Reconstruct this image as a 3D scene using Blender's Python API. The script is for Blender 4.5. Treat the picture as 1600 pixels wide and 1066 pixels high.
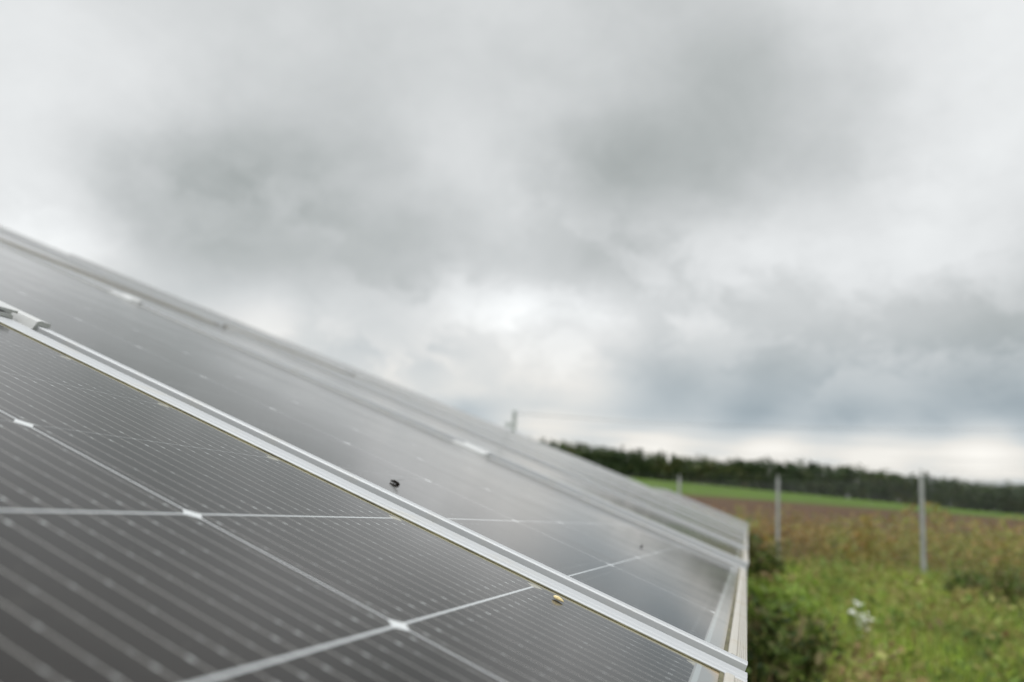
import bpy, math, random
import numpy as np
from mathutils import Matrix, Vector

scene = bpy.context.scene
for o in list(bpy.data.objects):
    bpy.data.objects.remove(o)
R_ = math.radians
rng = np.random.default_rng(11)
random.seed(11)

# ---------------------------------------------------------------- camera
EYE = 1.0
FPX = 1271.55                                  # focal length in photo pixels (1600 wide)
RIGHT = Vector((0.960093, 0.271747, 0.066139))
DOWN = Vector((0.007138, 0.212596, -0.977114))
FWD = Vector((-0.279589, 0.938593, 0.202172))
cam_data = bpy.data.cameras.new('camera')
cam_data.sensor_width = 36.0
cam_data.sensor_fit = 'HORIZONTAL'
cam_data.lens = FPX * 36.0 / 1600.0
cam_data.clip_start = 0.01
cam_data.clip_end = 5000.0
cam_data.dof.use_dof = True
cam_data.dof.focus_distance = 0.47
cam_data.dof.aperture_fstop = 6.6
cam_data.dof.aperture_blades = 9
cam = bpy.data.objects.new('camera', cam_data)
scene.collection.objects.link(cam)
m = Matrix.Identity(4)
m.col[0][:3] = RIGHT
m.col[1][:3] = -DOWN
m.col[2][:3] = -FWD
m.col[3][:3] = (0, 0, EYE)
cam.matrix_world = m
scene.camera = cam

# ---------------------------------------------------------------- sky
SUN_EL, SUN_AZ = R_(58), R_(205)               # azimuth clockwise from +Y: high and behind the camera
world = bpy.data.worlds.new('World')
scene.world = world
world.use_nodes = True
nt = world.node_tree
for n in list(nt.nodes):
    nt.nodes.remove(n)


class G:
    """small helper for wiring node trees"""
    def __init__(self, tree):
        self.t = tree

    def n(self, kind, **kw):
        nd = self.t.nodes.new(kind)
        for k, v in kw.items():
            setattr(nd, k, v)
        return nd

    def put(self, sock, v):
        if isinstance(v, bpy.types.NodeSocket):
            self.t.links.new(v, sock)
        else:
            sock.default_value = v

    def m(self, op, a, b=None, c=None, clamp=False):
        nd = self.n('ShaderNodeMath', operation=op)
        nd.use_clamp = clamp
        self.put(nd.inputs[0], a)
        if b is not None:
            self.put(nd.inputs[1], b)
        if c is not None:
            self.put(nd.inputs[2], c)
        return nd.outputs[0]

    def v(self, op, a, b=None, out=0):
        nd = self.n('ShaderNodeVectorMath', operation=op)
        self.put(nd.inputs[0], a)
        if b is not None:
            self.put(nd.inputs[1], b)
        return nd.outputs[out]

    def xyz(self, v):
        nd = self.n('ShaderNodeSeparateXYZ')
        self.put(nd.inputs[0], v)
        return nd.outputs

    def comb(self, x, y, z):
        nd = self.n('ShaderNodeCombineXYZ')
        for i, q in enumerate((x, y, z)):
            self.put(nd.inputs[i], q)
        return nd.outputs[0]

    def noise(self, vec, scale, detail=3, rough=.55, out='Fac', dist=0.0):
        nd = self.n('ShaderNodeTexNoise')
        self.put(nd.inputs['Vector'], vec)
        nd.inputs['Scale'].default_value = scale
        nd.inputs['Detail'].default_value = detail
        nd.inputs['Roughness'].default_value = rough
        nd.inputs['Distortion'].default_value = dist
        return nd.outputs[out]

    def mix(self, f, a, b):
        nd = self.n('ShaderNodeMix', data_type='RGBA')
        self.put(nd.inputs[0], f)
        for i, q in ((6, a), (7, b)):
            if not isinstance(q, bpy.types.NodeSocket):
                q = (*q, 1.0) if len(q) == 3 else q
            self.put(nd.inputs[i], q)
        return nd.outputs[2]

    def ramp(self, f, stops):
        nd = self.n('ShaderNodeValToRGB')
        el = nd.color_ramp.elements
        while len(el) < len(stops):
            el.new(0.5)
        for e, (p, c) in zip(el, stops):
            e.position = p
            e.color = (*c, 1.0)
        self.put(nd.inputs[0], f)
        return nd.outputs[0]

    def step(self, x, lo, hi):
        nd = self.n('ShaderNodeMapRange')
        nd.interpolation_type = 'SMOOTHSTEP'
        self.put(nd.inputs['Value'], x)
        self.put(nd.inputs['From Min'], lo)
        self.put(nd.inputs['From Max'], hi)
        return nd.outputs[0]


# cloud masses of an overcast day: azimuth, elevation, size, how much brighter or darker than the deck
CLOUDS = [ (-0.958,0.494,0.170,0.023),(-0.782,0.556,0.170,-0.020),(-0.565,0.609,0.170,-0.017),(-0.316,0.639,0.170,0.021),(-0.062,0.640,0.170,-0.045),(0.167,0.613,0.170,0.092),(0.356,0.571,0.170,0.095),(-0.903,0.401,0.140,0.076),(-0.761,0.443,0.140,0.063),(-0.594,0.481,0.140,-0.025),(-0.407,0.509,0.140,-0.006),(-0.211,0.521,0.140,-0.012),(-0.019,0.518,0.140,-0.105),(0.156,0.500,0.140,-0.037),(0.306,0.474,0.140,0.082),(-0.887,0.314,0.110,0.085),(-0.772,0.343,0.110,-0.069),(-0.640,0.371,0.110,-0.143),(-0.494,0.395,0.110,-0.051),(-0.338,0.412,0.110,0.073),(-0.180,0.420,0.110,-0.151),(-0.025,0.419,0.110,-0.077),(0.118,0.409,0.110,-0.040),(0.246,0.395,0.110,0.079),(-0.825,0.240,0.100,0.181),(-0.704,0.264,0.100,-0.082),(-0.568,0.287,0.100,-0.097),(-0.420,0.305,0.100,-0.082),(-0.265,0.317,0.100,-0.023),(-0.110,0.322,0.100,-0.054),(0.037,0.321,0.100,0.079),(0.171,0.313,0.100,0.053),(0.290,0.303,0.100,0.020),(-0.587,0.200,0.075,0.152),(-0.458,0.215,0.075,-0.062),(-0.324,0.227,0.075,0.135),(-0.187,0.235,0.075,0.143),(-0.053,0.239,0.075,0.011),(0.073,0.239,0.075,-0.022),(0.188,0.235,0.075,-0.027),(0.291,0.229,0.075,-0.090),(-0.444,0.147,0.060,0.094),(-0.326,0.156,0.060,0.037),(-0.207,0.164,0.060,0.029),(-0.090,0.169,0.060,-0.131),(0.022,0.172,0.060,-0.122),(0.127,0.172,0.060,-0.106),(0.223,0.171,0.060,-0.168),(0.311,0.169,0.060,-0.088),(-0.346,0.104,0.050,-0.121),(-0.228,0.112,0.050,0.030),(-0.112,0.118,0.050,-0.095),(0.000,0.122,0.050,-0.182),(0.106,0.125,0.050,-0.163),(0.203,0.127,0.050,-0.128),(0.291,0.127,0.050,-0.159),(-0.241,0.072,0.050,0.150),(-0.110,0.080,0.050,0.240),(0.015,0.086,0.050,0.218),(0.132,0.090,0.050,0.165),(0.238,0.093,0.050,0.240),(-0.273,0.227,0.035,0.100),(-0.288,0.182,0.030,0.040),(-0.207,0.164,0.050,0.060),(-0.349,0.147,0.040,0.050)]
g = G(nt)
dirv = g.n('ShaderNodeTexCoord').outputs['Generated']
dx, dy, dz = g.xyz(g.v('NORMALIZE', dirv))[:3]
az = g.m('ARCTAN2', dx, dy)
el = g.m('ARCSINE', dz)
elc = g.m('MAXIMUM', el, 0.02)
flat = g.comb(az, g.m('MULTIPLY', el, 1.6), 0.0)
# cloud texture stretches sideways towards the horizon
streak = g.comb(az, g.m('MULTIPLY', g.m('POWER', elc, 0.8), 1.35), 0.37)
warp = g.noise(streak, 6.0, 6, .6, 'Color')
warp = g.v('MULTIPLY', g.v('SUBTRACT', warp, (0.5, 0.5, 0.5)), (0.16, 0.12, 0.0))
fade = g.n('ShaderNodeVectorMath', operation='SCALE')
g.put(fade.inputs[0], warp)
g.put(fade.inputs['Scale'], g.step(el, 0.02, 0.32))
pos = g.v('ADD', flat, fade.outputs[0])
acc = 0.70
for (a, b, s, w) in CLOUDS:
    d = g.v('DISTANCE', pos, (a, b * 1.6, 0.0), out=1)
    q = g.m('MULTIPLY', d, 1.0 / s)
    acc = g.m('MULTIPLY_ADD', g.m('POWER', math.exp(-1.0), g.m('MULTIPLY', q, q)), w, acc)
n1 = g.m('SUBTRACT', g.noise(streak, 7.0, 7, .62, dist=.25), 0.5)
n3 = g.m('SUBTRACT', g.noise(g.comb(g.m('MULTIPLY', az, 3.0), g.m('MULTIPLY', el, 48.0), 1.7), 1.0, 4, .6), 0.5)
n3 = g.m('MULTIPLY', n3, g.step(el, 0.15, 0.06))
n2 = g.m('SUBTRACT', g.noise(streak, 3.0, 4, .55), 0.5)
acc = g.m('MULTIPLY_ADD', n1, 0.14, acc)
# puffy cloud bases with firmer edges, in banks, mostly in the lower half of the sky
puff = g.noise(g.v('ADD', streak, g.v('MULTIPLY', g.v('SUBTRACT', g.noise(streak, 9.0, 4, .6, 'Color'), (.5, .5, .5)), (.16, .10, 0.0))), 8.5, 8, .58)
puff = g.m('SUBTRACT', g.step(puff, .40, .60), .5)
bank = g.m('MULTIPLY', g.step(g.noise(streak, 3.2, 2, .5), .38, .62), g.m('MULTIPLY_ADD', g.step(el,   .46, .26), .92, .08))
acc = g.m('MULTIPLY_ADD', g.m('MULTIPLY', puff, bank), 0.115, acc)
acc = g.m('MULTIPLY_ADD', n3, 0.62, acc)
acc = g.m('MULTIPLY_ADD', n2, 0.06, acc)
acc = g.m('MULTIPLY_ADD', g.m('SUBTRACT', acc, 0.69), 0.38, acc)
# the deck is thinner and brighter overhead (overcast sky), out of the picture
over = g.m('MULTIPLY', g.step(el, 0.85, 1.30), 4.0)
# added unseen glow behind the camera, on the hidden sun's side, lighting camera-facing faces
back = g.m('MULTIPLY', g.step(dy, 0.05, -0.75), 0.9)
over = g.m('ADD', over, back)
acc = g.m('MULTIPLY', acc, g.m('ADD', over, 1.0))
low = g.step(el, 0.27, 0.09)
tone_hi = g.ramp(acc, [(0.42, (0.935, 1.0, 0.975)), (0.60, (0.965, 1.0, 0.995)), (0.80, (0.98, 1.0, 1.0))])
tone_lo = g.ramp(acc, [(0.42, (0.83, 0.98, 1.08)), (0.62, (0.93, 1.0, 1.03)), (0.84, (1.03, 1.0, 0.94))])
tone = g.mix(low, tone_hi, tone_lo)
col = g.n('ShaderNodeVectorMath', operation='SCALE')
g.put(col.inputs[0], tone)
g.put(col.inputs['Scale'], g.m('MAXIMUM', acc, 0.05))
cloud_bg = g.n('ShaderNodeBackground')
g.put(cloud_bg.inputs['Color'], col.outputs[0])
cloud_bg.inputs['Strength'].default_value = 1.0
sky = g.n('ShaderNodeTexSky')
sky.sky_type = 'NISHITA'
sky.sun_disc = False
sky.sun_elevation = SUN_EL
sky.sun_rotation = SUN_AZ
sky_bg = g.n('ShaderNodeBackground')
g.put(sky_bg.inputs['Color'], sky.outputs[0])
sky_bg.inputs['Strength'].default_value = 0.10
mixs = g.n('ShaderNodeMixShader')
mixs.inputs[0].default_value = 0.94            # a nearly closed cloud deck over the clear sky
nt.links.new(sky_bg.outputs[0], mixs.inputs[1])
nt.links.new(cloud_bg.outputs[0], mixs.inputs[2])
wo = g.n('ShaderNodeOutputWorld')
nt.links.new(mixs.outputs[0], wo.inputs[0])

# ---------------------------------------------------------------- sun behind the cloud
sl = bpy.data.lights.new('sun', 'SUN')
sl.energy = 1.4
sl.angle = R_(20)
sl.color = (1.0, 0.96, 0.9)
sun = bpy.data.objects.new('sun', sl)
scene.collection.objects.link(sun)
sdir = Vector((math.cos(SUN_EL) * math.sin(SUN_AZ), math.cos(SUN_EL) * math.cos(SUN_AZ), math.sin(SUN_EL)))
sun.rotation_euler = sdir.to_track_quat('Z', 'Y').to_euler()
sun.location = (0, -20, 40)

# ---------------------------------------------------------------- exposure
scene.render.engine = 'CYCLES'
scene.view_settings.view_transform = 'Standard'
scene.view_settings.look = 'None'
scene.view_settings.exposure = 0.0
scene.view_settings.gamma = 1.0
scene.view_settings.use_curve_mapping = False
scene.cycles.use_denoising = True
scene.cycles.max_bounces = 6
scene.cycles.caustics_reflective = False


# ================================================================ helpers
def link(o):
    scene.collection.objects.link(o)
    return o


def tag(o, label=None, cat=None, group=None, kind=None):
    if label: o['label'] = label
    if cat: o['category'] = cat
    if group: o['group'] = group
    if kind: o['kind'] = kind
    return o


def empty(name, loc=(0, 0, 0), rz=0.0):
    o = bpy.data.objects.new(name, None)
    o.empty_display_size = 0.05
    o.location = loc
    o.rotation_euler = (0, 0, rz)
    return link(o)


class MB:
    """collects polygons; build() links them as one mesh object"""
    def __init__(self):
        self.v = []
        self.f = []

    def add(self, verts, faces):
        k = len(self.v)
        self.v += [tuple(map(float, p)) for p in verts]
        self.f += [tuple(i + k for i in q) for q in faces]

    def box(self, lo, hi):
        (a, b, c), (d, e, f) = lo, hi
        self.add([(a, b, c), (d, b, c), (d, e, c), (a, e, c), (a, b, f), (d, b, f), (d, e, f), (a, e, f)],
                 [(0, 3, 2, 1), (4, 5, 6, 7), (0, 1, 5, 4), (1, 2, 6, 5), (2, 3, 7, 6), (3, 0, 4, 7)])

    def prism(self, prof, p0, p1, axis):
        """prof: closed 2-D outline, swept along axis ('x' or 'y'); outline in (other, z)"""
        n = len(prof)
        vs = []
        for t in (p0, p1):
            for (u, z) in prof:
                vs.append((t, u, z) if axis == 'x' else (u, t, z))
        fs = [(i, (i + 1) % n, n + (i + 1) % n, n + i) for i in range(n)]
        fs += [tuple(range(n - 1, -1, -1)), tuple(range(n, 2 * n))]
        self.add(vs, fs)

    def tube(self, a, b, r0, r1=None, n=8, caps=True):
        r1 = r0 if r1 is None else r1
        a, b = Vector(a), Vector(b)
        d = (b - a).normalized()
        u = d.orthogonal().normalized()
        w = d.cross(u)
        vs = []
        for p, r in ((a, r0), (b, r1)):
            for i in range(n):
                t = 2 * math.pi * i / n
                vs.append(p + u * math.cos(t) * r + w * math.sin(t) * r)
        fs = [(i, (i + 1) % n, n + (i + 1) % n, n + i) for i in range(n)]
        if caps:
            fs += [tuple(range(n - 1, -1, -1)), tuple(range(n, 2 * n))]
        self.add(vs, fs)

    def build(self, name, mat, parent=None, smooth=False):
        me = bpy.data.meshes.new(name)
        me.from_pydata(self.v, [], self.f)
        me.validate()
        me.update()
        bm_fix(me)
        return finish(name, me, mat, parent, smooth)


def bm_fix(me):
    import bmesh
    bm = bmesh.new()
    bm.from_mesh(me)
    bmesh.ops.recalc_face_normals(bm, faces=bm.faces)
    bm.to_mesh(me)
    bm.free()


def finish(name, me, mat, parent=None, smooth=False):
    me.materials.append(mat)
    if smooth:
        me.polygons.foreach_set('use_smooth', [True] * len(me.polygons))
    o = bpy.data.objects.new(name, me)
    link(o)
    if parent: o.parent = parent
    return o


def np_mesh(name, verts, faces, mat, parent=None, smooth=False):
    """verts (n,3) and faces (m,k) arrays, all faces with k corners"""
    verts = np.asarray(verts, np.float32)
    faces = np.asarray(faces, np.int32)
    me = bpy.data.meshes.new(name)
    k = faces.shape[1]
    me.vertices.add(len(verts))
    me.vertices.foreach_set('co', verts.ravel())
    me.loops.add(faces.size)
    me.loops.foreach_set('vertex_index', faces.ravel())
    me.polygons.add(len(faces))
    me.polygons.foreach_set('loop_start', np.arange(0, faces.size, k, dtype=np.int32))
    me.update(calc_edges=True)
    me.validate()
    return finish(name, me, mat, parent, smooth)


def material(name, rough=.6, metal=0.0, color=(.5, .5, .5), spec=None):
    mt = bpy.data.materials.new(name)
    mt.use_nodes = True
    gg = G(mt.node_tree)
    b = mt.node_tree.nodes['Principled BSDF']
    b.inputs['Base Color'].default_value = (*color, 1)
    b.inputs['Roughness'].default_value = rough
    b.inputs['Metallic'].default_value = metal
    if spec is not None:
        b.inputs['Specular IOR Level'].default_value = spec
    gg.b = b
    gg.mat = mt
    return gg


def obj_coord(gg):
    return gg.n('ShaderNodeTexCoord').outputs['Object']


def leaf_mat(name, stops, scale, island=.35, rough=.65, transl=.3, contrast=1.5, gain=1.38):
    """foliage: patches of several plant colours by place, a little variation per leaf"""
    gg = material(name, rough)
    oc = obj_coord(gg)
    f = gg.noise(oc, scale, 3, .6)
    isl = gg.n('ShaderNodeNewGeometry').outputs['Random Per Island']
    f = gg.m('ADD', gg.m('MULTIPLY', gg.m('SUBTRACT', f, .5), contrast), gg.m('MULTIPLY_ADD', gg.m('SUBTRACT', isl, .5), island, .5), clamp=True)
    c = gg.ramp(f, [(p_, tuple(v * gain for v in c_)) for p_, c_ in stops])
    gg.put(gg.b.inputs['Base Color'], c)
    gg.b.inputs['Specular IOR Level'].default_value = .3
    tr = gg.n('ShaderNodeBsdfTranslucent')
    gg.put(tr.inputs['Color'], c)
    mx = gg.n('ShaderNodeMixShader')
    mx.inputs[0].default_value = transl
    gg.t.links.new(gg.b.outputs[0], mx.inputs[1])
    gg.t.links.new(tr.outputs[0], mx.inputs[2])
    out = [n for n in gg.t.nodes if n.type == 'OUTPUT_MATERIAL'][0]
    gg.t.links.new(mx.outputs[0], out.inputs[0])
    return gg.mat


# ================================================================ terrain
def ground_z(x, y):
    x, y = np.asarray(x, float), np.asarray(y, float)
    t = np.maximum(y - 30.0, 0.0)
    ramp = 0.0508 * (t - 22.0 * (1 - np.exp(-t / 22.0)))
    ramp = np.where(y > 430, 0.0508 * (400 - 22.0) + 0.01 * (y - 430), ramp)
    side = -0.042 * np.clip(x, -260, 260) * np.clip((y - 30) / 370.0, 0, 1)
    bump = 0.05 * np.sin(x * .9 + .5 * y) * np.cos(y * .6 - .3 * x) * np.clip((y - 4) / 8, 0, 1)
    return ramp + side + bump


def pix_dir(u, v):
    return RIGHT * (u - 800) + DOWN * (v - 533) + FWD * FPX


def at_depth(u, v, z):
    """world point seen at photo pixel (u, v), z metres in front of the camera plane"""
    return Vector((0, 0, EYE)) + pix_dir(u, v) * (z / FPX)


def on_ground(u, v):
    d = pix_dir(u, v)
    t = EYE / -d.z
    return Vector((0, 0, EYE)) + d * t


def axis_steps(lo, hi, fine_lo, fine_hi, fine, coarse):
    a = list(np.arange(lo, fine_lo, coarse)) + list(np.arange(fine_lo, fine_hi, fine)) + list(np.arange(fine_hi, hi + coarse, coarse))
    return np.array(a)


YS_FIELD, YS_CROP, YS_WOOD = 62.0, 182.0, 396.0


def sheet(name, y0, y1, step, mat):
    xs = axis_steps(-700, 700, -40, 60, 1.5 if y0 < 50 else 4.0, 30)
    ys = np.array(sorted(set([y0, y1] + list(np.arange(y0, y1, step)))))
    X, Y = np.meshgrid(xs, ys)
    V = np.stack([X, Y, ground_z(X, Y)], -1).reshape(-1, 3)
    nx, ny = len(xs), len(ys)
    i = np.arange(nx * ny).reshape(ny, nx)
    F = np.stack([i[:-1, :-1], i[:-1, 1:], i[1:, 1:], i[1:, :-1]], -1).reshape(-1, 4)
    o = np_mesh(name, V, F, mat, None, True)
    tag(o, kind='structure')
    return o


gg = material('soil_and_turf', .95, spec=0.0)
oc = obj_coord(gg)
f = gg.noise(oc, .5, 5, .6)
c = gg.ramp(f, [(.30, (.10, .085, .035)), (.45, (.085, .115, .03)), (.60, (.12, .16, .035)), (.72, (.13, .11, .05))])
gx, gy, gz = gg.xyz(oc)[:3]
far = gg.step(gg.m('ADD', gy, gg.m('MULTIPLY_ADD', gg.noise(oc, .25, 4, .6), 14, -7)), 24, 33)
c = gg.mix(gg.m('MULTIPLY', far, .85), c, gg.ramp(gg.noise(oc, .33, 5, .65), [(.35, (.06, .048, .036)), (.5, (.125, .085, .05)), (.62, (.15, .12, .055)), (.75, (.12, .14, .04))]))
fine = gg.noise(oc, 14, 3, .6)
c = gg.mix(gg.m('MULTIPLY', fine, .6), c, (.07, .065, .035))
gg.put(gg.b.inputs['Base Color'], c)
M_TURF = gg.mat
gg = material('ploughed_earth', .95, spec=0.0)
oc = obj_coord(gg)
x, y, z = gg.xyz(oc)[:3]
f = gg.noise(gg.comb(gg.m('MULTIPLY', x, .25), y, 0.0), .35, 5, .65)
c = gg.ramp(f, [(.3, (.060, .040, .027)), (.5, (.088, .056, .038)), (.7, (.115, .076, .052))])
margin = gg.m('MULTIPLY_ADD', gg.noise(gg.comb(gg.m('MULTIPLY', x, .3), y, 0.0), .12, 4, .6), 60, y)
c = gg.mix(gg.m('MULTIPLY', gg.step(margin, 188, 218), .8), c, (.080, .115, .03))
c = gg.mix(gg.m('MULTIPLY', gg.step(gg.noise(oc, .22, 4, .6), .55, .7), .45), c, (.11, .105, .045))
gg.put(gg.b.inputs['Base Color'], c)
M_PLOUGH = gg.mat
gg = material('young_crop', .9, spec=0.0)
oc = obj_coord(gg)
f = gg.noise(oc, .05, 4, .6)
c = gg.ramp(f, [(.35, (.066, .108, .026)), (.65, (.092, .142, .034))])
gg.put(gg.b.inputs['Base Color'], c)
M_CROP = gg.mat
sheet('ground', -120, YS_FIELD, 1.6, M_TURF)
sheet('ploughed_field', YS_FIELD, YS_CROP, 4, M_PLOUGH)
sheet('crop_field', YS_CROP, YS_WOOD, 12, M_CROP)
sheet('forest_floor', YS_WOOD, 1400, 60, M_TURF)

# ================================================================ solar array
TILT = R_(19.6)
H = 0.07648                                   # lens height over the glass
S = Vector((-math.cos(TILT), 0, math.sin(TILT)))      # up the slope
D = Vector((0, 1, 0))                                 # along the row
N = Vector((math.sin(TILT), 0, math.cos(TILT)))
ORG = Vector((0, 0, EYE)) - N * H


def P(d, s, n=0.0):
    return ORG + D * d + S * s + N * n


CP, CQ = 0.093, 0.188                         # half-cell pitch up the slope / across
S_MARGIN, E_NEAR, E_FAR = 0.0273, 0.014, 0.0385
PANEL_W = E_NEAR + 6 * CQ + E_FAR
PANEL_L = 24 * CP + 2 * S_MARGIN
LIP_NEAR, LIP_FAR, LIP_END, LIP_H = 0.013, 0.0275, 0.0121, 0.0018

# --- photovoltaic glass
gg = material('solar_cells', .12)
oc = obj_coord(gg)
X, Y, Z = gg.xyz(oc)[:3]
y = gg.m('SUBTRACT', Y, S_MARGIN)             # up the slope
x = gg.m('SUBTRACT', X, E_NEAR)               # along the row


def fold(v, period):
    """distance to the nearest multiple, and its index"""
    q = gg.m('DIVIDE', v, period)
    r = gg.m('ROUND', q)
    return gg.m('MULTIPLY', gg.m('ABSOLUTE', gg.m('SUBTRACT', q, r)), period), r


ly, iy = fold(y, CP)
lx, ix = fold(x, CQ)
gap = gg.m('MULTIPLY_ADD', gg.m('LESS_THAN', gg.m('ABSOLUTE', gg.m('SUBTRACT', iy, 1.5)), .6), .00055, .00012)   # cells are not laid evenly
isgap = gg.m('MAXIMUM', gg.m('MULTIPLY', gg.m('LESS_THAN', ly, gap), gg.m('GREATER_THAN', y, .02)), gg.m('MULTIPLY', gg.m('LESS_THAN', lx, .00052), gg.m('LESS_THAN', x, 6 * CQ - .01)))
cham = gg.m('LESS_THAN', gg.m('ADD', lx, ly), .0050)
isgap = gg.m('MAXIMUM', isgap, cham)
outside = gg.m('MAXIMUM', gg.m('MAXIMUM', gg.m('LESS_THAN', x, 0.0), gg.m('GREATER_THAN', x, 6 * CQ + .004)),
               gg.m('MAXIMUM', gg.m('LESS_THAN', y, 0.0), gg.m('GREATER_THAN', y, 24 * CP)))
isback = gg.m('MAXIMUM', isgap, outside)
bus = gg.m('FRACT', gg.m('DIVIDE', x, CQ))
bus = gg.m('SUBTRACT', gg.m('MULTIPLY', bus, 16.0), .5)
bd = gg.m('MULTIPLY', gg.m('ABSOLUTE', gg.m('SUBTRACT', bus, gg.m('ROUND', bus))), CQ / 16)
isbus = gg.m('LESS_THAN', bd, .00026)
p1 = gg.m('LESS_THAN', gg.m('ABSOLUTE', gg.m('SUBTRACT', ly, .0085)), .0012)
p1 = gg.m('MULTIPLY', p1, gg.m('LESS_THAN', bd, .0006))
lq, _ = fold(y, CP / 6)
p2 = gg.m('MULTIPLY', gg.m('LESS_THAN', lq, .0010), gg.m('LESS_THAN', bd, .00055))
cellid = gg.comb(gg.m('FLOOR', gg.m('DIVIDE', x, CQ)), gg.m('FLOOR', gg.m('DIVIDE', y, CP)), 0.0)
wn = gg.n('ShaderNodeTexWhiteNoise', noise_dimensions='3D')
gg.put(wn.inputs['Vector'], cellid)
cell = gg.mix(wn.outputs['Value'], (.0082, .0064, .0053), (.0118, .0092, .0076))
finger = gg.m('LESS_THAN', gg.m('FRACT', gg.m('DIVIDE', y, .0013)), .12)
cell = gg.mix(gg.m('MULTIPLY', finger, .04), cell, (.3, .3, .3))
c = gg.mix(isbus, cell, (.225, .22, .21))
mottle = gg.noise(oc, 45, 3, .6)  # random unevenness for the solder pads and drop marks
c = gg.mix(gg.m('MULTIPLY', p2, gg.step(mottle, .35, .7)), c, (.25, .26, .26))
c = gg.mix(gg.m('MULTIPLY', p1, gg.step(mottle, .2, .75)), c, (.38, .40, .40))
c = gg.mix(isback, c, (.38, .40, .41))
c = gg.mix(gg.m('MAXIMUM', cham, gg.m('LESS_THAN', lx, .00052)), c, gg.mix(isback, c, gg.mix(gg.m('GREATER_THAN', x, 6 * CQ - .012), (.52, .54, .55), (.24, .23, .18))))
c = gg.mix(outside, c, (.19, .195, .19))
# margin below the last cell: a grey ribbon, white sheet, then dried mud against the frame
rib = gg.m('MULTIPLY', gg.m('LESS_THAN', y, -.001), gg.m('GREATER_THAN', y, -.0036))
c = gg.mix(rib, c, (.26, .28, .28))
edge = gg.m('MULTIPLY_ADD', gg.noise(oc, 60, 4, .6), .008, gg.m('SUBTRACT', y, -.012))
mud = gg.m('MULTIPLY', gg.step(edge, .0075, .0005), .85)
c = gg.mix(mud, c, (.30, .235, .14))
xe = gg.m('SUBTRACT', X, PANEL_W - LIP_FAR)
mud2 = gg.m('MULTIPLY', gg.step(xe, -.0075, -.003), .8)
c = gg.mix(mud2, c, (.36, .33, .22))
corner = gg.m('ADD', gg.m('MULTIPLY', y, .9), gg.m('MULTIPLY', gg.m('SUBTRACT', PANEL_W - LIP_FAR, X), .35))
mud3 = gg.m('MULTIPLY', gg.step(gg.m('MULTIPLY_ADD', gg.noise(oc, 90, 4, .65), .012, corner), .006, -.003), .8)
c = gg.mix(mud3, c, (.34, .25, .15))
# dust film and specks
dust = gg.noise(oc, 5, 6, .65)
speck = gg.n('ShaderNodeTexVoronoi')
speck.inputs['Scale'].default_value = 150
gg.put(speck.inputs['Vector'], oc)
sp = gg.m('MULTIPLY', gg.m('LESS_THAN', speck.outputs['Distance'], .055), .18)
c = gg.mix(gg.m('MULTIPLY', gg.step(dust, .35, .75), .014), c, (.45, .42, .36))
trail = gg.noise(gg.v('MULTIPLY', oc, (34.0, 1.6, 1.0)), 1.0, 5, .65)
c = gg.mix(gg.m('MULTIPLY', gg.step(trail, .55, .8), .016), c, (.5, .46, .38))
drops = gg.n('ShaderNodeTexVoronoi')
drops.inputs['Scale'].default_value = 26
gg.put(drops.inputs['Vector'], oc)
ring = gg.step(gg.m('ABSOLUTE', gg.m('SUBTRACT', drops.outputs['Distance'], .21)), .05, .0)
c = gg.mix(gg.m('MULTIPLY', ring, gg.m('MULTIPLY', gg.step(mottle, .5, .7), .02)), c, (.5, .48, .42))
c = gg.mix(sp, c, (.5, .47, .42))
gg.put(gg.b.inputs['Base Color'], c)
gg.put(gg.b.inputs['Roughness'], gg.m('ADD', gg.m('MULTIPLY_ADD', dust, .13, .05), gg.m('MULTIPLY', gg.step(trail, .5, .8), .05)))
gg.b.inputs['IOR'].default_value = 1.45
gg.b.inputs['Specular IOR Level'].default_value = .25      # anti-reflection coating
M_CELL = gg.mat


def metal_mat(name, col, rough, dirt=(.40, .36, .27), amt=.35):
    gg = material(name, rough, .15, col)
    oc = obj_coord(gg)
    f = gg.noise(oc, 22, 6, .65)
    fine = gg.noise(gg.v('MULTIPLY', oc, (30.0, 2.0, 30.0)), 12, 3, .6)
    c = gg.mix(gg.m('MULTIPLY', gg.step(f, .5, .8), amt), col, dirt)
    c = gg.mix(gg.m('MULTIPLY', fine, .35), c, tuple(v * .72 for v in col))
    gg.put(gg.b.inputs['Base Color'], c)
    gg.put(gg.b.inputs['Roughness'], gg.m('MULTIPLY_ADD', f, .25, rough - .12))
    return gg.mat


M_FRAME = metal_mat('anodised_aluminium', (.43, .445, .46), .40, amt=.5)
M_ENDRAIL = metal_mat('weathered_aluminium', (.45, .43, .385), .45, (.36, .27, .15), .9)
M_CLAMP = metal_mat('clamp_aluminium', (.50, .51, .51), .38, amt=.15)
M_STEEL = metal_mat('galvanised_steel', (.46, .48, .49), .5)
gg = material('grimy_shaded_sealant', .7, 0, (.20, .18, .10))
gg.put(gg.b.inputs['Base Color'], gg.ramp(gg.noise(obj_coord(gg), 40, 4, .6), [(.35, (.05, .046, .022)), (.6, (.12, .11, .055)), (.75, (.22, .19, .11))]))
M_SEAL = gg.mat  # grime plus the frame lip's shadow, both darkened into the colour
gg = material('white_backsheet', .6, 0, (.6, .6, .6))
gg.put(gg.b.inputs['Base Color'], gg.mix(gg.noise(obj_coord(gg), 6), (.62, .62, .62), (.55, .55, .54)))
M_BACK = gg.mat

FR_H = 0.035
# frame outlines, drawn in (across, height); a groove and a soft inner edge as on a real extrusion


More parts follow.
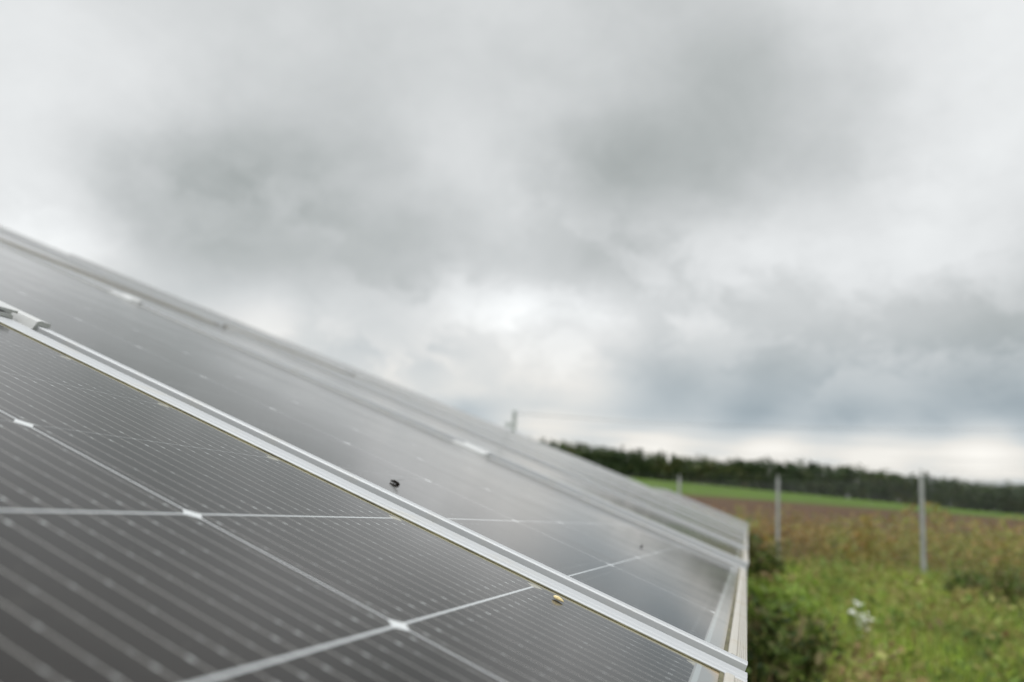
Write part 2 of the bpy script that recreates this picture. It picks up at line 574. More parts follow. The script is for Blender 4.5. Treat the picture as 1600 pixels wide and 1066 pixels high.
def side_prof(x0, x1, inner):
    b = .0009
    top = LIP_H
    if inner == 'hi':                          # inner edge at x1
        return [(x0, -FR_H), (x0, top - b), (x0 + b, top), (x1 - b * 1.5, top - .0001), (x1, top - b), (x1, .0002), (x0 + .004, .0002), (x0 + .004, -FR_H)]
    return [(x1, -FR_H), (x1, top - b), (x1 - b, top), (x0 + .012, top), (x0 + .0108, top - .0004), (x0 + b * 1.5, top - .0002), (x0, top - b), (x0, .0002),
            (x1 - .004, .0002), (x1 - .004, -FR_H)]


def end_prof(y0, y1, outer_low=True):
    """bottom rail: rounded inner edge, fine grooves on the outer half"""
    top = LIP_H
    pr = [(0.0, -FR_H), (0.0, top - .0011)]
    u = .0007
    while u < .0062:
        pr += [(u, top - .0004), (u + .00055, top - .0004), (u + .0007, top - .0009), (u + .00095, top - .0009)]
        u += .00115
    w = y1 - y0
    pr += [(.0072, top), (w - .0020, top), (w - .0010, top - .0003), (w - .0003, top - .0009), (w, .0002), (.004, .0002), (.004, -FR_H)]
    if outer_low:
        return [(y0 + a, b) for a, b in pr]
    return [(y1 - a, b) for a, b in pr]


def make_panel():
    root = empty('solar_panel')
    b = MB()
    gl = MB()
    x0, x1, y0, y1 = .005, PANEL_W - .005, .005, PANEL_L - .005
    gl.box((x0, y0, -.0040), (x1, y1, 0.0))
    glass = gl.build('cell_sheet', M_CELL, root)
    b.box((x0, y0, -.0046), (x1, y1, -.0042))
    b.build('backsheet', M_BACK, root)
    s = MB()
    s.prism(side_prof(0, LIP_NEAR, 'hi'), .0002, PANEL_L - .0002, 'y')
    s.build('side_rail', M_FRAME, root)
    s = MB()
    s.prism(side_prof(PANEL_W - LIP_FAR, PANEL_W, 'lo'), .0002, PANEL_L - .0002, 'y')
    s.build('side_rail', M_FRAME, root)
    for k, (a, c_) in enumerate(((0, LIP_END), (PANEL_L - LIP_END, PANEL_L))):
        s = MB()
        s.prism(end_prof(a, c_, k == 0), LIP_NEAR + .0003, PANEL_W - LIP_FAR - .0003, 'x')
        s.build('end_rail', M_ENDRAIL, root)
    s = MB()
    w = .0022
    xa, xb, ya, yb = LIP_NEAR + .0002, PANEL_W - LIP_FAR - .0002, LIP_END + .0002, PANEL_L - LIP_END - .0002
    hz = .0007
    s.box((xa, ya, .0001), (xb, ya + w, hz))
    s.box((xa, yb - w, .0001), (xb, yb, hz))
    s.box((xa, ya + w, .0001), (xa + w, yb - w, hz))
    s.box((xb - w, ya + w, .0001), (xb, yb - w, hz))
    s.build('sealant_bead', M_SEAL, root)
    return root


def children(o):
    return [c for c in bpy.data.objects if c.parent == o]


def copy_tree(o, kids):
    c = o.copy()
    link(c)
    for ch in kids:
        d = ch.copy()
        link(d)
        d.parent = c
    return c


def place(o, d, s, near, far, lift=0.0, pitch=0.0):
    """panel corner at (d, s); near/far edges stand proud of or below the common plane"""
    t = (far - near) / PANEL_W
    xa = (D + N * t).normalized()
    ya = (S - N * (2 * pitch / PANEL_L)).normalized()    # some panels sit a few millimetres high at their lower end
    za = xa.cross(ya).normalized()
    mm = Matrix.Identity(4)
    p = P(d, s, near + lift + pitch)
    for i, q in enumerate((xa, ya, za, p)):
        mm.col[i][:3] = q
    o.matrix_world = mm


GAP = 0.0265
PITCH = PANEL_W + GAP
D0 = 0.4955 - PANEL_W
ROWS = [(-S_MARGIN, 'lower'), (-S_MARGIN + PANEL_L + .020, 'upper')]
NP = 20
ORD = ['nearest', 'second', 'third', 'fourth', 'fifth', 'sixth', 'seventh', 'eighth', 'ninth', 'tenth', 'eleventh', 'twelfth',
       'thirteenth', 'fourteenth', 'fifteenth', 'sixteenth', 'seventeenth', 'eighteenth', 'nineteenth', 'twentieth']
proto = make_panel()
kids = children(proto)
first = True
EDGE = {}
for k in range(NP):
    for r, (s0, rn) in enumerate(ROWS):
        pitch = 0.0
        if r == 0 and k == 0:
            near, far = 0.0, 0.0
        elif r == 0 and k == 1:
            near, far = .0005, -.0045
        elif k == 2:
            near, far = .0035, -.0050
            pitch = .0045 if r == 0 else 0.0
        elif k >= 4:
            a_ = .0035 if k == 4 else .0015
            near, far = a_ + random.uniform(-.0008, .0008), -a_ + random.uniform(-.0008, .0008)
        elif k == 0:
            near, far = .001, -.001
        else:
            near, far = .0045, -.0035
            pitch = .004 if r == 0 else 0.0
        lift = 0.0
        if r == 0 and k >= 17:
            lift = .06 + .03 * (k - 17)
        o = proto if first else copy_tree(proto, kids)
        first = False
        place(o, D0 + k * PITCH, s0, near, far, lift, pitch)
        EDGE[(k, r)] = (near + lift, far + lift)
        if k == 0 and r == 0:
            lab = 'closest dark solar panel in the foreground, a pale seed lying on it'
        elif k == 0:
            lab = 'nearest solar panel of the upper row, beyond the top of the closest panel'
        elif k == 1 and r == 0:
            lab = 'solar panel behind the first silver frame bar with flies on its glass'
        elif k == NP - 1:
            lab = 'last solar panel at the far end of the %s row' % rn
        else:
            lab = '%s solar panel from the camera in the %s row of the tilted array' % (ORD[k], rn)
        tag(o, lab, 'solar panel', 'solar panels of the tilted array')

# --- mid clamps bridging neighbouring frames


def make_clamp():
    root = empty('panel_clamp')
    b = MB()
    L = .078
    t = .0028
    z0 = .0004
    w = GAP / 2
    # hat section: two flanges on the frames, a shallow channel between
    prof = [(-w - .014, z0), (-w - .014, z0 + .0026), (-w - .002, z0 + .0030), (-w + .0015, z0 + .0026), (-w + .0035, z0 - .004), (w - .0035, z0 - .004),
            (w - .0015, z0 + .0030), (w + .002, z0 + .0042), (w + .012, z0 + .0036), (w + .012, z0), (w + .0008, z0), (w - .0008, -.020), (-w + .0008, -.020), (-w - .0008, z0)]
    b.prism(prof, -L / 2, L / 2, 'y')
    b.build('clamp_body', M_CLAMP, root)
    c_ = MB()
    c_.box((-w - .023, -.037, z0 + .0046), (-w + .006, L / 2 + .02, z0 + .0066))
    c_.box((-w - .010, -.030, z0 + .0031), (-w - .004, L / 2, z0 + .0047))
    c_.build('cover_plate', M_CLAMP, root)
    bt = MB()
    bt.tube((0, -.014, z0 - .004), (0, -.014, z0 + .003), .0065, n=6)
    bt.tube((0, -.014, z0 + .003), (0, -.014, z0 + .0038), .0035, n=8)
    bt.build('bolt', M_STEEL, root)
    return root


cl0 = make_clamp()
ckids = children(cl0)
first = True
CL = [(.632, 'low'), (1.70, 'high')]
for k in range(NP - 1):
    for r, (s0, rn) in enumerate(ROWS):
        for j, (cs, nm) in enumerate(CL):
            if k > 1 or r == 1:
                continue
            o = cl0 if first else copy_tree(cl0, ckids)
            first = False
            a, b_ = EDGE[(k, r)][1], EDGE[(k + 1, r)][0]
            cs2 = cs if k == 0 else cs - (.024 if j == 0 else .04)
            base = P(D0 + (k + 1) * PITCH - GAP / 2, s0 + S_MARGIN + cs2 - .02, (a + b_) / 2 + LIP_H)
            ang = math.atan2(b_ - a, GAP + .02)
            xa = (D * math.cos(ang) + N * math.sin(ang)).normalized()
            mm = Matrix.Identity(4)
            for i, q in enumerate((xa, S, xa.cross(S), base)):
                mm.col[i][:3] = q
            o.matrix_world = mm
            if k:
                o.scale = (.8, .8, .2)
            if k == 0 and j == 0:
                lab = 'bright aluminium clamp at the left end of the first silver frame bar'
            else:
                lab = '%s clamp on the %s frame seam of the %s panel row' % (nm, ORD[k] if k else 'first', rn)
            tag(o, lab, 'panel clamp', 'clamps holding the panel frames')

# --- steel table under the panels
rack = empty('mounting_rack', (P(0, 2.2).x, 11.0, 0.0))
tag(rack, 'galvanised steel table carrying the tilted rows of solar panels', 'mounting rack')
ri = rack.location.copy()
dend = D0 + NP * PITCH


def rp(d, s, n):
    return P(d, s, n) - ri


for s_ in (.60, 1.66, 2.90, 3.98):
    b = MB()
    q = [rp(d, s_ + a, n) for d in (D0 + .05, dend - .05) for a, n in ((-.02, -.115), (.02, -.115), (.02, -.055), (-.02, -.055))]
    b.add(q, [(0, 1, 2, 3), (7, 6, 5, 4), (0, 4, 5, 1), (1, 5, 6, 2), (2, 6, 7, 3), (3, 7, 4, 0)])
    b.build('purlin', M_STEEL, rack)
for k in range(7):
    d_ = D0 + .8 + k * 3.65
    b = MB()
    q = [rp(d_ + a, s_, n) for s_ in (.3, 4.3) for a, n in ((-.03, -.196), (.03, -.196), (.03, -.117), (-.03, -.117))]
    b.add(q, [(0, 1, 2, 3), (7, 6, 5, 4), (0, 4, 5, 1), (1, 5, 6, 2), (2, 6, 7, 3), (3, 7, 4, 0)])
    b.build('rafter', M_STEEL, rack)
    for s_ in (.9, 3.7):
        t = rp(d_, s_, -.197)
        b = MB()
        b.box((t.x - .04, t.y - .04, -.4), (t.x + .04, t.y + .04, t.z - .012))
        b.build('post', M_STEEL, rack)

# ================================================================ small things on the glass
M_SEED = material('seed_husk', .6, 0, (.62, .52, .27))
gg = M_SEED
gg.put(gg.b.inputs['Base Color'], gg.ramp(gg.noise(obj_coord(gg), 700, 3), [(.35, (.52, .40, .17)), (.55, (.70, .60, .34)), (.7, (.78, .72, .52))]))
M_SEED = gg.mat


def lathe_body(stations, n=12, flat=.75):
    """a long body with varied section; stations: (x, radius, z offset)"""
    b = MB()
    vs, fs = [], []
    for (x, r, zo) in stations:
        for i in range(n):
            t = 2 * math.pi * i / n
            vs.append((x, r * math.cos(t) * (1 + .08 * math.cos(3 * t)), zo + r * flat * math.sin(t)))
    for j in range(len(stations) - 1):
        for i in range(n):
            fs.append((j * n + i, j * n + (i + 1) % n, (j + 1) * n + (i + 1) % n, (j + 1) * n + i))
    fs += [tuple(range(n - 1, -1, -1)), tuple(range((len(stations) - 1) * n, len(stations) * n))]
    b.add(vs, fs)
    return b


def on_panel(o, d, s, n, heading):
    """stand an object on the glass; heading: angle of its x axis from D towards S"""
    xa = D * math.cos(heading) + S * math.sin(heading)
    mm = Matrix.Identity(4)
    for i, q in enumerate((xa, N.cross(xa), N, P(d, s, n))):
        mm.col[i][:3] = q
    o.matrix_world = mm


mm_ = .001
b = lathe_body([(-3.1 * mm_, .25 * mm_, 1.2 * mm_), (-2.9 * mm_, .75 * mm_, 1.2 * mm_), (-2.0 * mm_, 1.25 * mm_, 1.2 * mm_), (-.6 * mm_, 1.5 * mm_, 1.25 * mm_),
                (.8 * mm_, 1.35 * mm_, 1.2 * mm_), (2.0 * mm_, .95 * mm_, 1.1 * mm_), (2.8 * mm_, .6 * mm_, 1.0 * mm_), (3.4 * mm_, .22 * mm_, .9 * mm_)])
seed = b.build('seed', M_SEED, None, True)
on_panel(seed, .447, .0765, 0.0, R_(263))
tag(seed, 'small pale yellow seed lying on the glass below the first silver frame bar', 'seed')

gg = material('fly_body', .8, 0, (.012, .011, .010), .04)
gg.put(gg.b.inputs['Base Color'], gg.mix(gg.noise(obj_coord(gg), 900), (.010, .010, .011), (.03, .026, .02)))
M_FLY = gg.mat
gg = material('fly_wing', .7, 0, (.05, .045, .04), .04)
gg.put(gg.b.inputs['Base Color'], gg.mix(gg.noise(obj_coord(gg), 800), (.018, .016, .014), (.045, .04, .034)))
M_WING = gg.mat


def make_fly():
    root = empty('fly')
    b = lathe_body([(-3.2 * mm_, .25 * mm_, .35 * mm_), (-2.6 * mm_, .8 * mm_, .6 * mm_), (-1.4 * mm_, 1.0 * mm_, .8 * mm_), (-.2 * mm_, .85 * mm_, .9 * mm_), (.5 * mm_, 1.05 * mm_, 1.0 * mm_),
                    (1.3 * mm_, .9 * mm_, .95 * mm_), (1.75 * mm_, .5 * mm_, .85 * mm_), (2.0 * mm_, .7 * mm_, .8 * mm_), (2.5 * mm_, .65 * mm_, .75 * mm_), (2.8 * mm_, .2 * mm_, .7 * mm_)], 12, .9)
    for sx in (-.2, .5, 1.2):
        for sg in (-1, 1):
            hip = (sx * mm_, sg * .6 * mm_, .6 * mm_)
            knee = ((sx * 1.4 - .1) * mm_, sg * 1.1 * mm_, .7 * mm_)
            foot = ((sx * 1.6 - .3) * mm_, sg * 1.35 * mm_, .06 * mm_)
            b.tube(hip, knee, .11 * mm_, .08 * mm_, 5)
            b.tube(knee, foot, .08 * mm_, .05 * mm_, 5)
    b.build('fly_body', M_FLY, root, True)
    for sg in (-1, 1):
        w = MB()
        pts = [(.7, .5), (.2, 1.1), (-1.2, 2.2), (-2.8, 2.9), (-3.8, 2.7), (-3.9, 2.0), (-2.9, 1.2), (-1.2, .55)]
        top = [(a * mm_, sg * b_ * .6 * mm_, (1.5 - .55 * (a - .7)) * mm_) for a, b_ in pts]
        bot = [(a_, b_, c_ - .12 * mm_) for a_, b_, c_ in top]
        n = len(pts)
        w.add(top + bot, [tuple(range(n)), tuple(range(2 * n - 1, n - 1, -1))] + [(i, (i + 1) % n, n + (i + 1) % n, n + i) for i in range(n)])
        w.build('wing', M_WING, root)
    return root


fly = make_fly()
on_panel(fly, .597, .255, .0003, R_(100))
fly.scale = (1.35, 1.35, 1.35)
tag(fly, 'small black fly with spread wings sitting above the first silver frame bar', 'fly', 'flies on the glass')
f2 = copy_tree(fly, children(fly))
on_panel(f2, 1.09, .112, -.0026, R_(20))
tag(f2, 'blurred dark fly on the second panel near its far frame', 'fly', 'flies on the glass')

# ================================================================ plants
def unit(n):
    v = rng.normal(size=(n, 3))
    return v / np.linalg.norm(v, axis=1)[:, None]


def blades(px, py, pz, h, w, lean):
    """curved grass blades as two quads each"""
    n = len(px)
    a = rng.uniform(0, 2 * math.pi, n)
    tx, ty = np.cos(a), np.sin(a)
    b_ = rng.uniform(0, 2 * math.pi, n)
    lx, ly = np.cos(b_) * lean * h, np.sin(b_) * lean * h
    base = np.stack([px, py, pz], -1)
    V = np.zeros((n, 6, 3))
    for i, (t, ww) in enumerate(((0, 1.0), (.55, .8), (1.0, .12))):
        c_ = base + np.stack([lx * t * t, ly * t * t, h * t * (1 - .25 * lean * t)], -1)
        off = np.stack([tx, ty, np.zeros(n)], -1) * (w * ww / 2)[:, None]
        V[:, 2 * i] = c_ - off
        V[:, 2 * i + 1] = c_ + off
    k = (np.arange(n) * 6)[:, None]
    F = np.concatenate([k + np.array([[0, 1, 3, 2]]), k + np.array([[2, 3, 5, 4]])], 0)
    return V.reshape(-1, 3), F


def leaves(c_, size, up=.3):
    """leaf faces (diamond quads) at centres c_"""
    n = len(c_)
    nrm = unit(n)
    nrm[:, 2] = np.abs(nrm[:, 2]) + up
    nrm /= np.linalg.norm(nrm, axis=1)[:, None]
    t = np.cross(nrm, unit(n))
    t /= np.linalg.norm(t, axis=1)[:, None]
    b_ = np.cross(nrm, t)
    s = (size * rng.uniform(.45, 1.65, n))[:, None]
    V = np.stack([c_ - t * s, c_ - b_ * s * .45, c_ + t * s, c_ + b_ * s * .45], 1)
    F = np.arange(4 * n).reshape(n, 4)
    return V.reshape(-1, 3), F


def merge(parts):
    V, F, k = [], [], 0
    for v, f in parts:
        V.append(v)
        F.append(f + k)
        k += len(v)
    return np.concatenate(V), np.concatenate(F)


def eave_x(y):
    return 0.05


# --- grass between the array and the fence
M_GRASS = leaf_mat('grass_blades', [(.06, (.16, .13, .05)), (.22, (.20, .20, .05)), (.42, (.18, .245, .04)), (.62, (.19, .30, .038)), (.80, (.27, .34, .045)), (1.0, (.37, .36, .11))], .8, .55, contrast=2.5, gain=1.5)
n = 130000
yy = 2.6 + (22 - 2.6) * rng.random(n) ** 1.7
xx = -0.35 + (yy * .36 + 2.2) * rng.random(n)
h = rng.uniform(.05, .20, n) * (1 + .6 * np.sin(xx * 2.1 + yy) * np.cos(yy * 1.3)) * (.8 + .02 * yy)
V, F = blades(xx, yy, ground_z(xx, yy) - .01, h, .006 + .0009 * yy, rng.uniform(.1, .9, n))
o = np_mesh('grass', V, F, M_GRASS)
tag(o, 'tangled green meadow grass covering the ground beside the array', 'grass', kind='stuff')

# --- tall weeds along and beyond the fence
M_WEED = leaf_mat('tall_weeds', [(.05, (.09, .11, .025)), (.22, (.15, .175, .035)), (.40, (.19, .195, .04)), (.54, (.215, .17, .05)), (.68, (.23, .13, .045)), (.84, (.165, .10, .055)), (1.0, (.30, .24, .12))], .16, .45)
parts = []
n = 4200
FENCE_X = at_depth(1215, 830, 23.5).x - .1
yy = 15 + (60 - 15) * rng.random(n) ** 1.25
xx = -8 + (yy * .40 + 14) * rng.random(n)
keep = (xx > 0.9) | (yy > 24.3)
yy, xx = yy[keep], xx[keep]
fence_y = 23.5 - (xx - 1.0) * 1.0
line = 24.6 - 1.2 * (xx - FENCE_X)             # the fence runs across here
side = yy - line
dens = np.clip((side + .3) / 1.2, 0, 1) * np.clip(.62 + .55 * np.sin(xx * .55 + 1.3) * np.cos(yy * .31 + xx * .2) - .02 * np.maximum(side - 6, 0), .06, 1)
keep = rng.random(len(xx)) < dens
xx, yy = xx[keep], yy[keep]
ht = rng.uniform(.6, 1.55, len(xx)) * (1 + .35 * np.sin(xx * .7 + 1) * np.sin(yy * .45))
for X_, Y_, h_ in zip(xx, yy, ht):
    m_ = int(22 + 16 * h_)
    t = rng.random(m_) ** .7
    r_ = .10 + .22 * h_ * (1 - .5 * t)
    a = rng.uniform(0, 6.283, m_)
    z0 = float(ground_z(X_, Y_))
    cc = np.stack([X_ + np.cos(a) * r_ * rng.random(m_), Y_ + np.sin(a) * r_ * rng.random(m_), z0 + h_ * t], -1)
    parts.append(leaves(cc, .055 + .03 * rng.random(m_), .1))
V1, F1 = merge(parts)
n = 34000
yy = 13 + 45 * rng.random(n) ** 1.3
xx = -8 + (yy * .40 + 14) * rng.random(n)
side = yy - (24.6 - 1.2 * (xx - FENCE_X))
keep = ((xx > .5) | (yy > 24.3)) & (rng.random(n) < np.clip((side + 5) / 5, 0, 1) * np.clip(.75 + .5 * np.sin(xx * .6) * np.cos(yy * .35), .15, 1))
xx, yy, side = xx[keep], yy[keep], side[keep]
V2, F2 = blades(xx, yy, ground_z(xx, yy) - .02, rng.uniform(.3, 1.0, len(xx)) * np.clip(.22 + .30 * np.maximum(side, 0), .2, 1), .02 + .0006 * yy, rng.uniform(.1, .7, len(xx)))
V, F = merge([(V1, F1), (V2, F2)])
o = np_mesh('tall_weeds', V, F, M_WEED)
tag(o, 'tall olive and rust coloured weeds along and beyond the wire fence', 'weeds', kind='stuff')

# --- broad-leaved weeds and dead stalks scattered through the meadow
M_MEADOW = leaf_mat('meadow_weeds', [(.1, (.07, .10, .025)), (.35, (.11, .17, .03)), (.55, (.18, .20, .05)), (.7, (.20, .14, .06)), (.85, (.13, .09, .05)), (1.0, (.27, .28, .09))], 1.1, .5, contrast=2.4)
parts = []
n = 800
yy = 3.2 + 19 * rng.random(n) ** 1.3
xx = .1 + (yy * .36 + 1.2) * rng.random(n)
keep = yy < 24.0 - 1.2 * (xx - FENCE_X)
for X_, Y_ in zip(xx[keep], yy[keep]):
    h_ = random.uniform(.10, .30) * (1.5 if random.random() < .2 else 1.0) * (1 + .03 * Y_)
    m_ = random.randint(10, 26)
    t = rng.random(m_) ** .7
    w_ = h_ * random.uniform(.25, .55)
    z0 = float(ground_z(X_, Y_))
    cc = np.stack([X_ + rng.normal(size=m_) * w_ * .6, Y_ + rng.normal(size=m_) * w_ * .6, z0 + h_ * t], -1)
    parts.append(leaves(cc, random.uniform(.018, .035) + .001 * Y_ + np.zeros(m_), .2))
V, F = merge(parts)
n = 5200
yy = 3.0 + 20 * rng.random(n) ** 1.4
xx = .0 + (yy * .36 + 1.2) * rng.random(n)
V2, F2 = blades(xx, yy, ground_z(xx, yy) - .02, rng.uniform(.2, .5, n), .006 + .0007 * yy, rng.uniform(.1, .6, n))
V, F = merge([(V, F), (V2, F2)])
o = np_mesh('meadow_weeds', V, F, M_MEADOW)
tag(o, 'broad leaved weeds and dry stalks mixed through the meadow grass', 'weeds', kind='stuff')

# --- single bushes one can tell apart
M_BUSH_D = leaf_mat('dark_bush', [(.1, (.03, .05, .014)), (.3, (.055, .095, .02)), (.48, (.10, .15, .028)), (.62, (.13, .115, .045)), (.78, (.14, .12, .055)), (1.0, (.14, .20, .03))], 3.5, .7, gain=1.08)
M_BUSH_G = leaf_mat('green_bush', [(.1, (.08, .125, .022)), (.5, (.135, .205, .03)), (1.0, (.20, .26, .045))], 2.5, .6)
M_BUSH_O = leaf_mat('rusty_bush', [(.1, (.10, .065, .02)), (.5, (.19, .11, .03)), (1.0, (.24, .17, .05))], 2.0, .6)
M_BUSH_Y = leaf_mat('straw_tussock', [(.1, (.15, .14, .04)), (.5, (.24, .22, .07)), (1.0, (.32, .28, .11))], 3.0, .6)
M_STEM = material('plant_stem', .8, 0, (.07, .06, .03)).mat


def bush(name, label, cat, loc, rx, hz, nleaf, size, mat, group=None, nst=7):
    root = empty(name, (loc[0], loc[1], float(ground_z(loc[0], loc[1]))))
    tag(root, label, cat, group)
    # leaves cluster along leaning twigs, so the outline is ragged
    st = MB()
    pts = []
    per = nleaf // nst
    for i in range(nst):
        a = 2 * math.pi * (i + random.random() * .7) / nst
        top = np.array([math.cos(a) * rx * random.uniform(.35, 1.0), math.sin(a) * rx * random.uniform(.35, 1.0), hz * random.uniform(.55, 1.0)])
        st.tube((top[0] * .1, top[1] * .1, -.03), tuple(top), .006 + hz * .006, .002, 5)
        t = rng.random(per) ** .65
        spread = rx * .34 * (1.15 - .6 * t)
        pts.append(top[None, :] * t[:, None] * np.array([1, 1, 1.0]) + rng.normal(size=(per, 3)) * spread[:, None] * np.array([1, 1, .6]))
    pts = np.concatenate(pts)
    pts[:, 2] = np.abs(pts[:, 2]) + .015
    V, F = leaves(pts, np.full(len(pts), size), .15)
    st.build('stem', M_STEM, root)
    np_mesh('foliage', V, F, mat, root)
    return root


def gp(u, v):
    p = on_ground(u, v)
    return (p.x, p.y)


bush('weedy_bush', 'dark leafy bush with brownish seed heads right beside the panel edge', 'bush', (at_depth(1214, 1000, 4.4).x, at_depth(1214, 1000, 4.4).y), .27, .60, 1500, .030, M_BUSH_D, nst=11)
bush('weedy_bush', 'low bright green plant at the bottom edge near the panel corner', 'plant', (at_depth(1232, 1060, 3.7).x, at_depth(1232, 1060, 3.7).y), .16, .22, 260, .035, M_BUSH_G)
bush('weedy_bush', 'green bush between the panel edge and the grass, behind the dark bush', 'bush', (at_depth(1215, 900, 7.2).x, at_depth(1215, 900, 7.2).y), .45, .60, 1100, .036, M_BUSH_G, nst=9)
bush('weedy_bush', 'dark brown weed clump close to the panel edge under the rusty bush', 'bush', (at_depth(1190, 880, 13).x, at_depth(1190, 880, 13).y), .40, .85, 700, .05, M_BUSH_D)
bush('weedy_bush', 'wide rusty orange bush right behind the middle fence post', 'bush', (at_depth(1240, 850, 25.5).x, at_depth(1240, 850, 25.5).y), 1.3, 1.35, 900, .075, M_BUSH_O, nst=17)
bush('weedy_bush', 'orange brown weeds standing left of the middle fence post', 'bush', (at_depth(1186, 850, 26).x, at_depth(1186, 850, 26).y), .70, 1.15, 420, .075, M_BUSH_O, nst=11)
bush('weedy_bush', 'yellow green bush just past the far end of the panel row', 'bush', (at_depth(1150, 830, 30).x, at_depth(1150, 830, 30).y), 1.0, 1.1, 700, .10, M_BUSH_G)
bush('weedy_bush', 'dark green shrub at the right edge, in front of the fence', 'bush', (at_depth(1585, 940, 11.0).x, at_depth(1585, 940, 11.0).y), .55, .72, 1500, .038, M_BUSH_D, nst=11)
bush('weedy_bush', 'small dark shrub right of the nearest fence post', 'bush', (at_depth(1500, 920, 12.5).x, at_depth(1500, 920, 12.5).y), .28, .55, 500, .04, M_BUSH_D)
bush('straw_tussock', 'straw yellow tussock of grass in the meadow right of the nearest post', 'tussock', gp(1510, 972), .14, .36, 420, .03, M_BUSH_Y)
bush('straw_tussock', 'small yellow flowering tuft right of the white flowers', 'tussock', gp(1398, 1015), .09, .16, 160, .02, M_BUSH_Y)

# --- white wild flowers
gg = material('white_petals', .7, 0, (.62, .63, .56))
gg.put(gg.b.inputs['Base Color'], gg.mix(gg.noise(obj_coord(gg), 30), (.74, .76, .70), (.82, .82, .78)))
M_PETAL = gg.mat
p = on_ground(1345, 1022)
fl = empty('wild_flower', (p.x, p.y, float(ground_z(p.x, p.y))))
tag(fl, 'white flowering wild plant standing in the grass', 'flower')
st = MB()
pet = []
for (du, dh, r_) in ((-.02, .40, .035), (.02, .30, .05), (.05, .27, .045), (-.07, .33, .03), (.03, .20, .04), (.015, .13, .03), (-.01, .25, .03)):
    top = np.array([RIGHT.x * du, RIGHT.y * du, dh])
    st.tube((0, 0, -.02), tuple(top), .003, .0015, 5)
    st.tube(tuple(top * .6), tuple(top * .6 + np.array([.03, .01, .05])), .0015, .001, 4)
    pet.append(leaves(top + rng.normal(size=(36, 3)) * np.array([r_, r_, r_ * .45]) * .6, np.full(36, .011), .8))
st.build('stem', M_BUSH_G, fl)
V, F = merge(pet)
np_mesh('blossom', V, F, M_PETAL, fl)
V, F = leaves(rng.normal(size=(70, 3)) * np.array([.05, .05, .05]) + np.array([0, 0, .10]), np.full(70, .022), .2)
np_mesh('foliage', V, F, M_BUSH_G, fl)

# ================================================================ fence
gg = material('concrete_post', .85, 0, (.40, .41, .40))
gg.put(gg.b.inputs['Base Color'], gg.ramp(gg.noise(obj_coord(gg), 9, 5, .65), [(.35, (.23, .245, .24)), (.6, (.31, .325, .32)), (.75, (.26, .255, .24))]))
M_POST = gg.mat
gg = material('fence_wire', .5, .6, (.30, .31, .31))
gg.put(gg.b.inputs['Base Color'], gg.mix(gg.noise(obj_coord(gg), 5), (.20, .21, .21), (.28, .28, .28)))
M_WIRE = gg.mat


def ground_at_depth(u, z):
    """foot of a vertical thing seen in photo column u near the horizon, z metres out"""
    p = at_depth(u, 830, z)
    return np.array([p.x, p.y])


FA, FB, FC = ground_at_depth(1441, 19.0), ground_at_depth(1215, 23.5), ground_at_depth(1059, 27.3)
posts = [FA + (FA - FB) * 2, FA + (FA - FB), FA, FB, FC, FC + (FC - FB), FC + (FC - FB) * 2, FC + (FC - FB) * 3]
fz = [float(ground_z(*q)) for q in posts]
fence = empty('wire_fence', (FB[0], FB[1], 0))
tag(fence, 'tall chain link fence on slim grey posts beyond the meadow', 'fence')
fo = Vector((FB[0], FB[1], 0))
FH = 2.32
for q, z0 in zip(posts, fz):
    b = MB()
    w = .047
    x_, y_ = q[0] - fo.x, q[1] - fo.y
    lx_ = random.uniform(-.02, .02)
    hh = FH + .10
    b.add([(x_ - w, y_ - w, z0 - .3), (x_ + w, y_ - w, z0 - .3), (x_ + w, y_ + w, z0 - .3), (x_ - w, y_ + w, z0 - .3),
           (x_ - w + lx_, y_ - w, z0 + hh), (x_ + w + lx_, y_ - w, z0 + hh), (x_ + w + lx_, y_ + w, z0 + hh), (x_ - w + lx_, y_ + w, z0 + hh)],
          [(0, 3, 2, 1), (4, 5, 6, 7), (0, 1, 5, 4), (1, 2, 6, 5), (2, 3, 7, 6), (3, 0, 4, 7)])
    b.tube((x_ + lx_, y_, z0 + hh), (x_ + lx_, y_, z0 + hh + .13), .022, .016, 8)
    b.build('post', M_POST, fence)
VV, FF, kk = [], [], 0


def wire_quadbar(a, b_, r):
    """thin three-sided wire"""
    global kk
    d = (b_ - a) / np.linalg.norm(b_ - a)
    u = np.cross(d, [0.31, .2, .9]); u /= np.linalg.norm(u)
    w = np.cross(d, u)
    ring = [u * r, (-.5 * u + .87 * w) * r, (-.5 * u - .87 * w) * r]
    for p_ in (a, b_):
        for q_ in ring: VV.append(p_ + q_)
    for i in range(3):
        FF.append((kk + i, kk + (i + 1) % 3, kk + 3 + (i + 1) % 3, kk + 3 + i))
    kk += 6


